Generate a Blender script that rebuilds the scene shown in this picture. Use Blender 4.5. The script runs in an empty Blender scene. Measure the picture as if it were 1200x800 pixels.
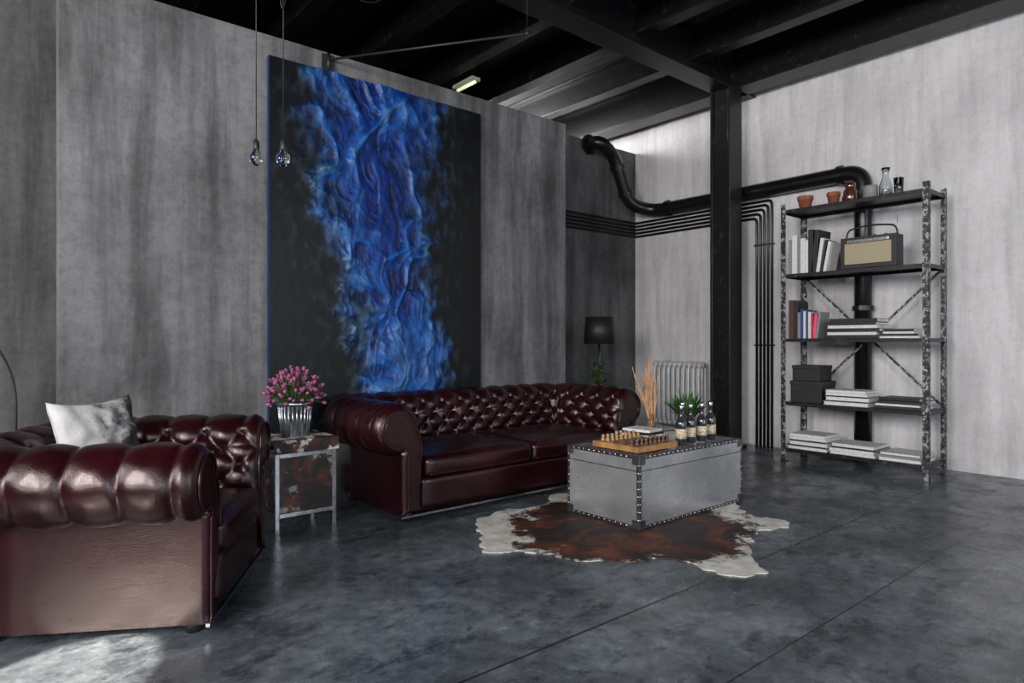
import bpy, bmesh, math, random
from mathutils import Vector, Matrix, noise, Euler
random.seed(7)
S=bpy.context.scene
pi=math.pi

# ---------------------------------------------------------------- materials
def new_mat(name):
    m=bpy.data.materials.new(name); m.use_nodes=True
    nt=m.node_tree; b=nt.nodes['Principled BSDF']
    return m,nt,b
def N(nt,t,**kw):
    n=nt.nodes.new(t)
    for k,v in kw.items():
        if k in n.inputs: n.inputs[k].default_value=v
        else: setattr(n,k,v)
    return n
def L(nt,a,b): nt.links.new(a,b)
def c4(c): return (c[0],c[1],c[2],1)
def simple(name,col,rough=.5,metal=0,bump=0,bscale=200,coat=0,var=0,vscale=8,emis=None,es=0,trans=0,spec=.5):
    m,nt,b=new_mat(name)
    b.inputs['Base Color'].default_value=c4(col); b.inputs['Roughness'].default_value=rough
    b.inputs['Metallic'].default_value=metal; b.inputs['Coat Weight'].default_value=coat
    b.inputs['Transmission Weight'].default_value=trans
    b.inputs['Specular IOR Level'].default_value=spec
    if emis: b.inputs['Emission Color'].default_value=c4(emis); b.inputs['Emission Strength'].default_value=es
    tc=N(nt,'ShaderNodeTexCoord')
    if bump:
        n=N(nt,'ShaderNodeTexNoise',Scale=bscale,Detail=3.0); L(nt,tc.outputs['Object'],n.inputs['Vector'])
        bp=N(nt,'ShaderNodeBump',Strength=bump,Distance=.005); L(nt,n.outputs['Fac'],bp.inputs['Height']); L(nt,bp.outputs['Normal'],b.inputs['Normal'])
    if var:
        n=N(nt,'ShaderNodeTexNoise',Scale=vscale,Detail=5.0); L(nt,tc.outputs['Object'],n.inputs['Vector'])
        r=N(nt,'ShaderNodeValToRGB'); r.color_ramp.elements[0].position=.3; r.color_ramp.elements[1].position=.7
        r.color_ramp.elements[0].color=c4([x*(1-var) for x in col]); r.color_ramp.elements[1].color=c4([min(1,x*(1+var)) for x in col])
        L(nt,n.outputs['Fac'],r.inputs['Fac']); L(nt,r.outputs['Color'],b.inputs['Base Color'])
    return m
def ramp(nt,fac,stops):
    r=N(nt,'ShaderNodeValToRGB'); e=r.color_ramp.elements
    e[0].position,e[0].color=stops[0][0],c4(stops[0][1]); e[1].position,e[1].color=stops[-1][0],c4(stops[-1][1])
    for p,c in stops[1:-1]:
        x=e.new(p); x.color=c4(c)
    L(nt,fac,r.inputs['Fac']); return r.outputs['Color']
def nz(nt,vec,scale,detail=5,rough=.55,stretch=None,dist=0):
    if stretch:
        mp=N(nt,'ShaderNodeMapping'); mp.inputs['Scale'].default_value=stretch; L(nt,vec,mp.inputs['Vector']); vec=mp.outputs['Vector']
    n=N(nt,'ShaderNodeTexNoise',Scale=scale,Detail=float(detail),Roughness=rough,Distortion=float(dist)); L(nt,vec,n.inputs['Vector'])
    return n.outputs['Fac']
def mix(nt,typ,fac,a,b):
    m=N(nt,'ShaderNodeMix',data_type='RGBA',blend_type=typ)
    if isinstance(fac,(int,float)): m.inputs[0].default_value=fac
    else: L(nt,fac,m.inputs[0])
    for i,v in ((6,a),(7,b)):
        if isinstance(v,tuple): m.inputs[i].default_value=c4(v)
        else: L(nt,v,m.inputs[i])
    return m.outputs[2]
def math_(nt,op,a,b=None,c=None,clamp=False):
    m=N(nt,'ShaderNodeMath',operation=op); m.use_clamp=clamp
    for i,v in enumerate((a,b,c)):
        if v is None: continue
        if isinstance(v,(int,float)): m.inputs[i].default_value=v
        else: L(nt,v,m.inputs[i])
    return m.outputs[0]

def concrete(name,base,contrast=.5,streak=.5,tint=(1,.985,1.01)):
    m,nt,b=new_mat(name)
    tc=N(nt,'ShaderNodeTexCoord').outputs['Object']
    B=[base*t for t in tint]
    lo=[x*(1-contrast) for x in B]; hi=[min(1,x*(1+contrast*.55)) for x in B]
    n1=nz(nt,tc,.8,8,.66,None,.2)
    col=ramp(nt,n1,[(.34,lo),(.5,B),(.66,hi)])
    st=nz(nt,tc,2.0,7,.62,(2.0,2.0,.25),.3)
    sc=ramp(nt,st,[(.36,(1-streak,)*3),(.56,(1,1,1))])
    col=mix(nt,'MULTIPLY',1.0,col,sc)
    st2=nz(nt,tc,6,4,.6,(2.0,2.0,.10),.1)
    col=mix(nt,'MULTIPLY',.7,col,ramp(nt,st2,[(.38,(1-streak*.5,)*3),(.52,(1,1,1))]))
    fine=nz(nt,tc,16,12,.75)
    fc=ramp(nt,fine,[(.34,(.62,.62,.63)),(.58,(1.0,1.0,1.0))])
    col=mix(nt,'MULTIPLY',.8 if streak>.3 else .3,col,fc)
    sp=nz(nt,tc,60,4,.6)
    spc=ramp(nt,sp,[(.28,(.4,.4,.4)),(.36,(1,1,1))])
    col=mix(nt,'MULTIPLY',.6,col,spc)
    L(nt,col,b.inputs['Base Color']); b.inputs['Roughness'].default_value=.7
    b.inputs['Specular IOR Level'].default_value=.3
    bp=N(nt,'ShaderNodeBump',Strength=.35,Distance=.01); L(nt,fine,bp.inputs['Height']); L(nt,bp.outputs['Normal'],b.inputs['Normal'])
    return m
M_panel=concrete('concrete_panel',.160,.48,.55)
M_back=concrete('concrete_back',.11,.5,.5)
M_right=concrete('concrete_pale',.58,.18,.22,(1,.965,.985))
M_ceil=simple('ceiling_dark',(.012,.014,.012),.8,var=.5,vscale=2)

def floor_mat():
    m,nt,b=new_mat('polished_concrete_floor')
    tc=N(nt,'ShaderNodeTexCoord').outputs['Object']
    n1=nz(nt,tc,.9,12,.74,None,.15)
    col=ramp(nt,n1,[(.34,(.034,.041,.049)),(.47,(.070,.083,.097)),(.56,(.118,.138,.157)),(.70,(.20,.225,.25))])
    n2=nz(nt,tc,11,14,.82,None,.2)
    c2=ramp(nt,n2,[(.38,(.38,.39,.41)),(.48,(.85,.85,.85)),(.55,(1.0,1.0,1.0)),(.64,(1.7,1.7,1.7))])
    col=mix(nt,'MULTIPLY',.9,col,c2)
    n3=nz(nt,tc,3.2,13,.8,(1,1.6,1),.2)
    col=mix(nt,'MULTIPLY',1.0,col,ramp(nt,n3,[(.42,(.48,.50,.52)),(.47,(1,1,1))]))
    sx=N(nt,'ShaderNodeSeparateXYZ'); L(nt,tc,sx.inputs[0])
    X,Y=sx.outputs[0],sx.outputs[1]
    def line(c,v,w):
        d=math_(nt,'ABSOLUTE',math_(nt,'SUBTRACT',c,v)); return math_(nt,'LESS_THAN',d,w)
    j=line(Y,1.95,.007)
    for v in (-.5,4.36): j=math_(nt,'MAXIMUM',j,line(Y,v,.006))
    for v in (-1.2,5.75): j=math_(nt,'MAXIMUM',j,line(X,v,.006))
    j=math_(nt,'MAXIMUM',j,line(Y,1.32,.004))
    col=mix(nt,'MIX',math_(nt,'MULTIPLY',j,.85),col,(.008,.009,.011))
    L(nt,col,b.inputs['Base Color'])
    rg=ramp(nt,nz(nt,tc,2.6,12,.78,None,.2),[(.38,(.15,)*3),(.5,(.27,)*3),(.62,(.50,)*3)])
    L(nt,rg,b.inputs['Roughness'])
    h=math_(nt,'SUBTRACT',math_(nt,'MULTIPLY',n2,.3),j)
    bp=N(nt,'ShaderNodeBump',Strength=.2,Distance=.006); L(nt,h,bp.inputs['Height']); L(nt,bp.outputs['Normal'],b.inputs['Normal'])
    return m
M_floor=floor_mat()

def leather():
    m,nt,b=new_mat('oxblood_leather')
    tc=N(nt,'ShaderNodeTexCoord').outputs['Object']
    n=nz(nt,tc,3,4,.5)
    L(nt,ramp(nt,n,[(.3,(.008,.0012,.0018)),(.55,(.014,.0018,.0030)),(.75,(.024,.0030,.0048))]),b.inputs['Base Color'])
    L(nt,ramp(nt,nz(nt,tc,7,4,.5),[(.3,(.20,)*3),(.7,(.28,)*3)]),b.inputs['Roughness'])
    b.inputs['Specular IOR Level'].default_value=.40
    b.inputs['Specular Tint'].default_value=(1,.84,.83,1)
    v=N(nt,'ShaderNodeTexVoronoi',Scale=220.0); L(nt,tc,v.inputs['Vector'])
    w=nz(nt,tc,13,6,.62,None,.6)
    h=math_(nt,'ADD',math_(nt,'MULTIPLY',v.outputs['Distance'],.40),math_(nt,'MULTIPLY',w,1.2))
    bp=N(nt,'ShaderNodeBump',Strength=.22,Distance=.008); L(nt,h,bp.inputs['Height']); L(nt,bp.outputs['Normal'],b.inputs['Normal'])
    b.inputs['Coat Weight'].default_value=.15; b.inputs['Coat Roughness'].default_value=.10
    return m
M_leather=leather()

def distress(name,dark,light,thr=.56,scale=14,rough=.45,metal=.2):
    m,nt,b=new_mat(name)
    tc=N(nt,'ShaderNodeTexCoord').outputs['Object']
    n=nz(nt,tc,scale,8,.72,None,.2)
    L(nt,ramp(nt,n,[(thr-.03,dark),(thr+.03,light)]),b.inputs['Base Color'])
    b.inputs['Roughness'].default_value=rough; b.inputs['Metallic'].default_value=metal
    bp=N(nt,'ShaderNodeBump',Strength=.4,Distance=.004); L(nt,n,bp.inputs['Height']); L(nt,bp.outputs['Normal'],b.inputs['Normal'])
    return m
M_beam=distress('black_painted_steel',(.0045,.0045,.005),(.020,.020,.022),.60,10,.36,.1)
M_post=distress('distressed_shelf_paint',(.014,.014,.016),(.32,.32,.33),.54,30,.42)
M_shelf=distress('black_shelf_board',(.009,.009,.010),(.09,.09,.095),.62,20,.4)
M_pipe=simple('black_pipe',(.008,.008,.009),.28,.3,bump=.2,bscale=40)
M_black=simple('black_matte',(.010,.010,.011),.5)
M_chrome=simple('steel_trim',(.50,.50,.51),.25,1.0)
M_steel=simple('worn_steel_frame',(.36,.36,.37),.22,1.0,var=.3,vscale=30)
M_stud=simple('stud_metal',(.06,.05,.05),.3,1.0)
def alu():
    m,nt,b=new_mat('brushed_aluminium')
    tc=N(nt,'ShaderNodeTexCoord').outputs['Object']
    n=nz(nt,tc,2.5,8,.6)
    L(nt,ramp(nt,n,[(.3,(.42,.43,.45)),(.7,(.70,.71,.73))]),b.inputs['Base Color'])
    s=nz(nt,tc,4,5,.6,(1,1,1))
    L(nt,ramp(nt,s,[(.3,(.18,)*3),(.7,(.32,)*3)]),b.inputs['Roughness'])
    b.inputs['Metallic'].default_value=.80
    bp=N(nt,'ShaderNodeBump',Strength=.35,Distance=.02); L(nt,nz(nt,tc,3,3),bp.inputs['Height']); L(nt,bp.outputs['Normal'],b.inputs['Normal'])
    return m
M_alu=alu()
M_edge=simple('dark_metal_edge',(.15,.15,.16),.32,.9,var=.4,vscale=20)
M_rivet=simple('rivet_steel',(.55,.55,.56),.25,1.0)
M_zinc=simple('galvanised_bucket',(.48,.51,.55),.28,1.0,var=.3,vscale=30)

def hide(name,center=None,rx=1,ry=1,scale=1.0,dk=1.0,thr=.52):
    m,nt,b=new_mat(name)
    tc=N(nt,'ShaderNodeTexCoord').outputs['Object']
    fur=nz(nt,tc,120,4,.7)
    br=ramp(nt,nz(nt,tc,4*scale,9,.7,None,.6),[(.45,(.009,.005,.004)),(.54,(.06,.014,.005)),(.70,(.19,.052,.016))])
    wh=ramp(nt,nz(nt,tc,9*scale,5),[(.3,(.42*dk,.40*dk,.35*dk)),(.7,(.72*dk,.70*dk,.65*dk))])
    if center:
        sx=N(nt,'ShaderNodeSeparateXYZ'); L(nt,tc,sx.inputs[0])
        dx=math_(nt,'DIVIDE',math_(nt,'SUBTRACT',sx.outputs[0],center[0]),rx)
        dy=math_(nt,'DIVIDE',math_(nt,'SUBTRACT',sx.outputs[1],center[1]),ry)
        d=math_(nt,'SQRT',math_(nt,'ADD',math_(nt,'MULTIPLY',dx,dx),math_(nt,'MULTIPLY',dy,dy)))
        d=math_(nt,'ADD',d,math_(nt,'MULTIPLY',math_(nt,'SUBTRACT',nz(nt,tc,3.5,14,.8),.5),1.9))
        f=ramp(nt,d,[(.88,(0,0,0)),(.98,(1,1,1))])
    else:
        f=ramp(nt,nz(nt,tc,4*scale,6,.6),[(thr,(0,0,0)),(thr+.03,(1,1,1))])
    col=mix(nt,'MIX',f,br,wh)
    col=mix(nt,'MULTIPLY',.5,col,ramp(nt,fur,[(.3,(.6,.6,.6)),(.7,(1,1,1))]))
    L(nt,col,b.inputs['Base Color']); b.inputs['Roughness'].default_value=.6
    bp=N(nt,'ShaderNodeBump',Strength=.6,Distance=.004); L(nt,fur,bp.inputs['Height']); L(nt,bp.outputs['Normal'],b.inputs['Normal'])
    return m
M_rug=hide('cowhide',(3.44,2.86),.90,.82)
M_hide2=hide('cowhide_panel',scale=1.7,dk=.5,thr=.57)
M_hide3=hide('cowhide_top',scale=1.7,dk=.9,thr=.50)
M_hide2.node_tree.nodes['Principled BSDF'].inputs['Coat Weight'].default_value=.3
def pillow_mat():
    m,nt,b=new_mat('cushion_fabric')
    tc=N(nt,'ShaderNodeTexCoord').outputs['Object']
    sx=N(nt,'ShaderNodeSeparateXYZ'); L(nt,tc,sx.inputs[0])
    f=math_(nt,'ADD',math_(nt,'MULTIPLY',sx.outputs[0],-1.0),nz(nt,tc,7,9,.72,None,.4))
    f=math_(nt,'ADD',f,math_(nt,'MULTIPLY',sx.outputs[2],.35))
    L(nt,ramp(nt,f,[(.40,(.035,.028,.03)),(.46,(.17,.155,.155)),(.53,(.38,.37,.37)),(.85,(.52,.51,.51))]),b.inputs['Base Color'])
    b.inputs['Roughness'].default_value=.85
    bp=N(nt,'ShaderNodeBump',Strength=.7,Distance=.006); L(nt,nz(nt,tc,28,6,.7),bp.inputs['Height']); L(nt,bp.outputs['Normal'],b.inputs['Normal'])
    return m
M_pillow=pillow_mat()
M_glass=simple('clear_glass',(.85,.9,.9),.03,trans=1.0)
M_bottle=simple('dark_bottle_glass',(.02,.022,.024),.06,coat=.5)
M_label=simple('bottle_label',(.46,.38,.27),.6,var=.6,vscale=60)
M_wood=simple('chess_wood',(.30,.15,.055),.4,var=.35,vscale=14)
M_woodl=simple('chess_light',(.32,.19,.09),.4)
M_woodd=simple('chess_dark',(.07,.03,.015),.4)
M_white=simple('paper_white',(.58,.58,.57),.7,var=.12,vscale=40)
M_greyb=simple('book_grey',(.20,.20,.21),.6)
M_blackb=simple('book_black',(.012,.012,.014),.5)
M_red=simple('book_red',(.30,.03,.03),.5)
M_blue=simple('book_blue',(.03,.05,.16),.5)
M_pink=simple('book_pink',(.75,.06,.20),.5)
M_brn=simple('book_brown',(.07,.025,.022),.5)
M_terra=simple('terracotta',(.26,.08,.042),.7,var=.25,vscale=20)
M_amber=simple('brown_glazed_jar',(.06,.016,.010),.15,coat=.5)
M_cream=simple('radio_grille',(.34,.29,.19),.5,bump=.5,bscale=400)
M_rad=simple('radiator_enamel',(.42,.43,.44),.35,var=.15,vscale=10)
M_stem=simple('stem_green',(.05,.09,.02),.6)
M_leaf=simple('leaf_green',(.025,.075,.015),.5,var=.5,vscale=15)
M_petal=simple('dried_pink_petals',(.27,.07,.16),.7,var=.7,vscale=40)
M_twig=simple('twig_tan',(.50,.27,.13),.6,var=.3,vscale=20)
M_shade=simple('black_lampshade',(.006,.006,.007),.55)
M_soil=simple('soil',(.02,.015,.01),.9)
M_tube=simple('fluorescent_tube',(.8,.85,.6),.4,emis=(.9,1,.6),es=.7)
M_whitepaint=simple('fixture_white',(.35,.35,.28),.4)

# ---------------------------------------------------------------- mesh accumulator
class Acc:
    def __init__(s): s.v=[];s.f=[];s.m=[];s.s=[];s.mats=[]
    def mi(s,mat):
        if mat not in s.mats: s.mats.append(mat)
        return s.mats.index(mat)
    def add(s,vs,fs,mat,smooth=False,mx=None):
        o=len(s.v)
        if mx is not None: vs=[mx@Vector(v) for v in vs]
        s.v+= [tuple(v) for v in vs]; k=s.mi(mat)
        for f in fs:
            s.f.append([i+o for i in f]); s.m.append(k); s.s.append(smooth)
    def box(s,c,d,mat,mx=None,rz=0,rx=0,ry=0):
        x,y,z=d[0]/2,d[1]/2,d[2]/2
        vs=[Vector(p) for p in ((-x,-y,-z),(x,-y,-z),(x,y,-z),(-x,y,-z),(-x,-y,z),(x,-y,z),(x,y,z),(-x,y,z))]
        R=Matrix.Translation(c)@Euler((rx,ry,rz)).to_matrix().to_4x4()
        if mx is not None: R=mx@R
        s.add([R@v for v in vs],[(0,3,2,1),(4,5,6,7),(0,1,5,4),(1,2,6,5),(2,3,7,6),(3,0,4,7)],mat)
    def bb(s,x0,x1,y0,y1,z0,z1,mat): s.box(((x0+x1)/2,(y0+y1)/2,(z0+z1)/2),(x1-x0,y1-y0,z1-z0),mat)
    def lathe(s,prof,loc,mat,seg=20,mx=None,smooth=True):
        vs=[];fs=[]
        for r,z in prof:
            for i in range(seg):
                a=2*pi*i/seg; vs.append(Vector((r*math.cos(a),r*math.sin(a),z)))
        n=len(prof)
        for j in range(n-1):
            for i in range(seg):
                k=(i+1)%seg; fs.append((j*seg+i,j*seg+k,(j+1)*seg+k,(j+1)*seg+i))
        fs.append(tuple(reversed(range(seg)))); fs.append(tuple(range((n-1)*seg,n*seg)))
        R=Matrix.Translation(loc)
        if mx is not None: R=R@mx
        s.add([R@v for v in vs],fs,mat,smooth)
    def sphere(s,c,r,mat,seg=12,rings=8,sc=(1,1,1),rot=None):
        prof=[(max(1e-4,r*math.sin(pi*j/rings)),-r*math.cos(pi*j/rings)) for j in range(rings+1)]
        mx=Matrix.Diagonal((sc[0],sc[1],sc[2],1))
        if rot is not None: mx=rot.to_4x4()@mx
        s.lathe(prof,c,mat,seg,mx)
    def tube(s,pts,r,mat,seg=8,closed=False):
        pts=[Vector(p) for p in pts]; n=len(pts)
        rs=r if isinstance(r,(list,tuple)) else [r]*n
        T=[]
        for i in range(n):
            a=pts[(i-1)%n] if (closed or i>0) else pts[i]; b=pts[(i+1)%n] if (closed or i<n-1) else pts[i]
            t=(b-a); T.append(t.normalized() if t.length>1e-9 else Vector((0,0,1)))
        up=Vector((0,0,1)) if abs(T[0].z)<.9 else Vector((1,0,0))
        nn=T[0].cross(up).normalized(); vs=[];fs=[]
        for i in range(n):
            nn=(nn-T[i]*nn.dot(T[i])).normalized(); bb=T[i].cross(nn)
            for k in range(seg):
                a=2*pi*k/seg; vs.append(pts[i]+(nn*math.cos(a)+bb*math.sin(a))*rs[i])
        for i in range(n if closed else n-1):
            j=(i+1)%n
            for k in range(seg):
                l=(k+1)%seg; fs.append((i*seg+k,i*seg+l,j*seg+l,j*seg+k))
        if not closed: fs.append(tuple(reversed(range(seg)))); fs.append(tuple(range((n-1)*seg,n*seg)))
        s.add(vs,fs,mat,True)
    def ibeam(s,p0,p1,h,w,t,mat):
        x0,y0,z=p0; x1,y1,_=p1
        if abs(x1-x0)>abs(y1-y0):
            f=lambda a,b,zz0,zz1: s.bb(x0,x1,y0+a,y0+b,zz0,zz1,mat)
        else:
            f=lambda a,b,zz0,zz1: s.bb(x0+a,x0+b,y0,y1,zz0,zz1,mat)
        f(-w/2,w/2,z,z+t); f(-w/2,w/2,z+h-t,z+h); f(-t/2,t/2,z+t,z+h-t)
    def blade(s,base,d,ln,w,mat,bend=.3,fold=.2):
        base=Vector(base); d=Vector(d).normalized(); side=d.cross(Vector((0,0,1)))
        if side.length<1e-3: side=Vector((1,0,0))
        side.normalize(); vs=[];n=5
        for i in range(n+1):
            t=i/n; p=base+d*ln*t+Vector((0,0,-bend*ln*t*t)); ww=w*math.sin(pi*(.12+.88*t))**.8 if t<1 else .0005
            up=side.cross(d)*(-fold*ww)
            vs+= [p-side*ww,p+up,p+side*ww]
        fs=[]
        for i in range(n):
            a=i*3; fs+=[(a,a+1,a+4,a+3),(a+1,a+2,a+5,a+4)]
        s.add(vs,fs,mat,True)
    def build(s,name,bevel=0,parent=None,loc=None,rot=None,seg=2):
        me=bpy.data.meshes.new(name)
        me.from_pydata([tuple(v) for v in s.v],[],s.f)
        for m in s.mats: me.materials.append(m)
        me.polygons.foreach_set('material_index',s.m); me.polygons.foreach_set('use_smooth',s.s); me.update()
        o=bpy.data.objects.new(name,me); bpy.context.collection.objects.link(o)
        if bevel:
            b=o.modifiers.new('bevel','BEVEL'); b.width=bevel; b.segments=seg; b.limit_method='ANGLE'; b.angle_limit=math.radians(50)
        if parent: o.parent=parent
        if loc: o.location=loc
        if rot: o.rotation_euler=rot
        return o
def fillet(pts,r,n=8):
    pts=[Vector(p) for p in pts]; out=[pts[0]]
    for i in range(1,len(pts)-1):
        a=(pts[i-1]-pts[i]); b=(pts[i+1]-pts[i]); rr=min(r,a.length*.49,b.length*.49)
        A=pts[i]+a.normalized()*rr; B=pts[i]+b.normalized()*rr
        for k in range(n+1):
            t=k/n; out.append((1-t)**2*A+2*t*(1-t)*pts[i]+t*t*B)
    out.append(pts[-1]); return out
def empty(name,loc=(0,0,0),rz=0):
    e=bpy.data.objects.new(name,None); bpy.context.collection.objects.link(e); e.location=loc; e.rotation_euler=(0,0,rz); e.empty_display_size=.1; return e

# ---------------------------------------------------------------- room shell
XR=7.34; YB=6.0; ZC=4.72; YP=5.10
def one(name,args,mat,bevel=0):
    a=Acc(); a.bb(*args,mat); return a.build(name,bevel)
one('floor',(-4.2,XR+.2,-5.2,8.8,-.15,0),M_floor)
one('ceiling',(-4.2,XR+.2,-5.2,8.8,ZC,ZC+.15),M_ceil)
one('wall_right',(XR,XR+.2,-5.2,8.8,0,ZC),M_right)
one('wall_back',(-4.2,XR-.002,YB,YB+.15,0,3.93),M_back)
one('wall_far',(-4.2,XR,8.6,8.8,0,ZC),M_back)
one('wall_panel',(.459,5.05,YP,YP+.14,0,3.637),M_panel,.004)
a=Acc(); x0,x1=-4.2,-4.0
a.bb(x0,x1,-5.2,8.6,0,1.2,M_back); a.bb(x0,x1,-5.2,8.6,4.2,ZC,M_back)
for y0,y1 in ((-5.2,-4.6),(-1.4,-1.0),(2.4,2.8),(5.6,8.6)): a.bb(x0,x1,y0,y1,1.2,4.2,M_back)
a.build('wall_left')
for i,(y0,y1) in enumerate(((-4.6,-1.4),(-1.0,2.4),(2.8,5.6))):
    a=Acc()
    for k in range(5):
        y=y0+(y1-y0)*k/4; a.bb(-4.12,-4.07,max(y0,y-.025),min(y1,y+.025),1.2,4.2,M_black)
    for k in range(4):
        z=1.2+3.0*k/3; a.bb(-4.125,-4.065,y0,y1,max(1.2,z-.025),min(4.2,z+.025),M_black)
    a.build('window_%d'%(i+1))
a=Acc(); a.bb(-4,XR,-5.2,-5.0,0,.6,M_back); a.bb(-4,XR,-5.2,-5.0,4.0,ZC,M_back)
for x0,x1 in ((-4,-3),(1.5,2.1),(6.3,XR)): a.bb(x0,x1,-5.2,-5.0,.6,4.0,M_back)
a.build('wall_front')
for i,(x0,x1) in enumerate(((-3,1.5),(2.1,6.3))):
    a=Acc()
    for k in range(6):
        x=x0+(x1-x0)*k/5; a.bb(max(x0,x-.025),min(x1,x+.025),-5.12,-5.07,.6,4.0,M_black)
    for k in range(4):
        z=.6+3.4*k/3; a.bb(x0,x1,-5.125,-5.065,max(.6,z-.025),min(4.0,z+.025),M_black)
    a.build('window_%d'%(i+4))

# beams
a=Acc()
CX,YC=6.90,4.28; ZB=4.20
a.ibeam((-4,YC,ZB),(XR,YC,ZB),.52,.27,.035,M_beam)
a.ibeam((-4,-.6,ZB),(XR,-.6,ZB),.52,.27,.035,M_beam)
a.ibeam((7.02,-5,ZB),(7.02,8.6,ZB),.52,.30,.035,M_beam)
for x in (-2.1,-1.2,-.27,.65,1.57,2.5,3.42,4.34,5.26,6.2):
    a.ibeam((x,-5,4.36),(x,8.6,4.36),.36,.16,.025,M_beam)
a.build('ceiling_beams',.004)
a=Acc(); cx=CX
a.bb(cx-.13,cx+.13,YC-.13,YC-.10,.03,ZB,M_beam); a.bb(cx-.13,cx+.13,YC+.10,YC+.13,.03,ZB,M_beam)
a.bb(cx-.02,cx+.02,YC-.10,YC+.10,.03,ZB,M_beam)
a.bb(cx-.118,cx-.10,YC-.10,YC+.10,.03,ZB,M_beam)
a.bb(cx-.17,cx+.17,YC-.17,YC+.17,0,.03,M_beam)
a.build('steel_column',.003)

# big pipe
a=Acc(); PX=7.225
path=fillet([(6.33,5.96,3.86),(6.33,5.78,3.86),(6.62,5.78,3.74),(6.93,5.78,3.12),(PX,5.6,3.04),(PX,2.87,3.04),(PX,2.87,.0)],.17,8)
a.tube(path,.085,M_pipe,18)
def collar(p,d,r=.105,l=.05):
    q=Vector(d).to_track_quat('Z','Y').to_matrix().to_4x4(); a.lathe([(r,-l/2),(r,l/2)],p,M_pipe,18,q,False)
collar((6.33,5.95,3.86),(0,1,0),.13,.03); collar((6.7,5.78,3.58),(.31,0,-.62)); collar((6.86,5.78,3.26),(.31,0,-.62))
collar((PX,5.35,3.04),(0,1,0)); collar((PX,3.1,3.04),(0,1,0)); collar((PX,2.87,2.8),(0,0,1)); collar((PX,2.87,1.6),(0,0,1)); collar((PX,2.87,.03),(0,0,1),.11,.06)
a.build('heating_pipe')
a=Acc()
for i in range(5):
    z=2.93-i*.048; y=3.93+i*.048
    a.tube(fillet([(4.4,5.97,z),(7.318,5.97,z),(7.318,y,z),(7.318,y,0)],.06,5),.016,M_pipe,8)
for z in (2.4,1.2): a.bb(7.298,7.338,3.90,4.15,z,z+.015,M_pipe)
a.build('conduit_pipes')

# radiator
a=Acc()
n=10; y0,y1=4.74,5.5
for i in range(n):
    y=y0+(y1-y0)*(i+.5)/n
    for dx in (-.07,0,.07):
        a.tube(fillet([(7.15+dx*.3,y,.16),(7.15+dx,y,.22),(7.15+dx,y,.9),(7.15+dx*.3,y,.97)],.05,4),.021,M_rad,8)
    a.sphere((7.15,y,.95),.05,M_rad,10,8,(1.7,.75,.9)); a.sphere((7.15,y,.19),.05,M_rad,10,8,(1.7,.75,.9))
    if i in (0,n-1): 
        for dx in (-.07,.07): a.lathe([(.022,0),(.016,.16)],(7.15+dx,y,0),M_rad,8)
a.tube([(7.15,y0,.19),(7.15,y1,.19)],.022,M_rad,8); a.tube([(7.15,y0,.95),(7.15,y1,.95)],.022,M_rad,8)
a.build('cast_iron_radiator')

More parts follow.
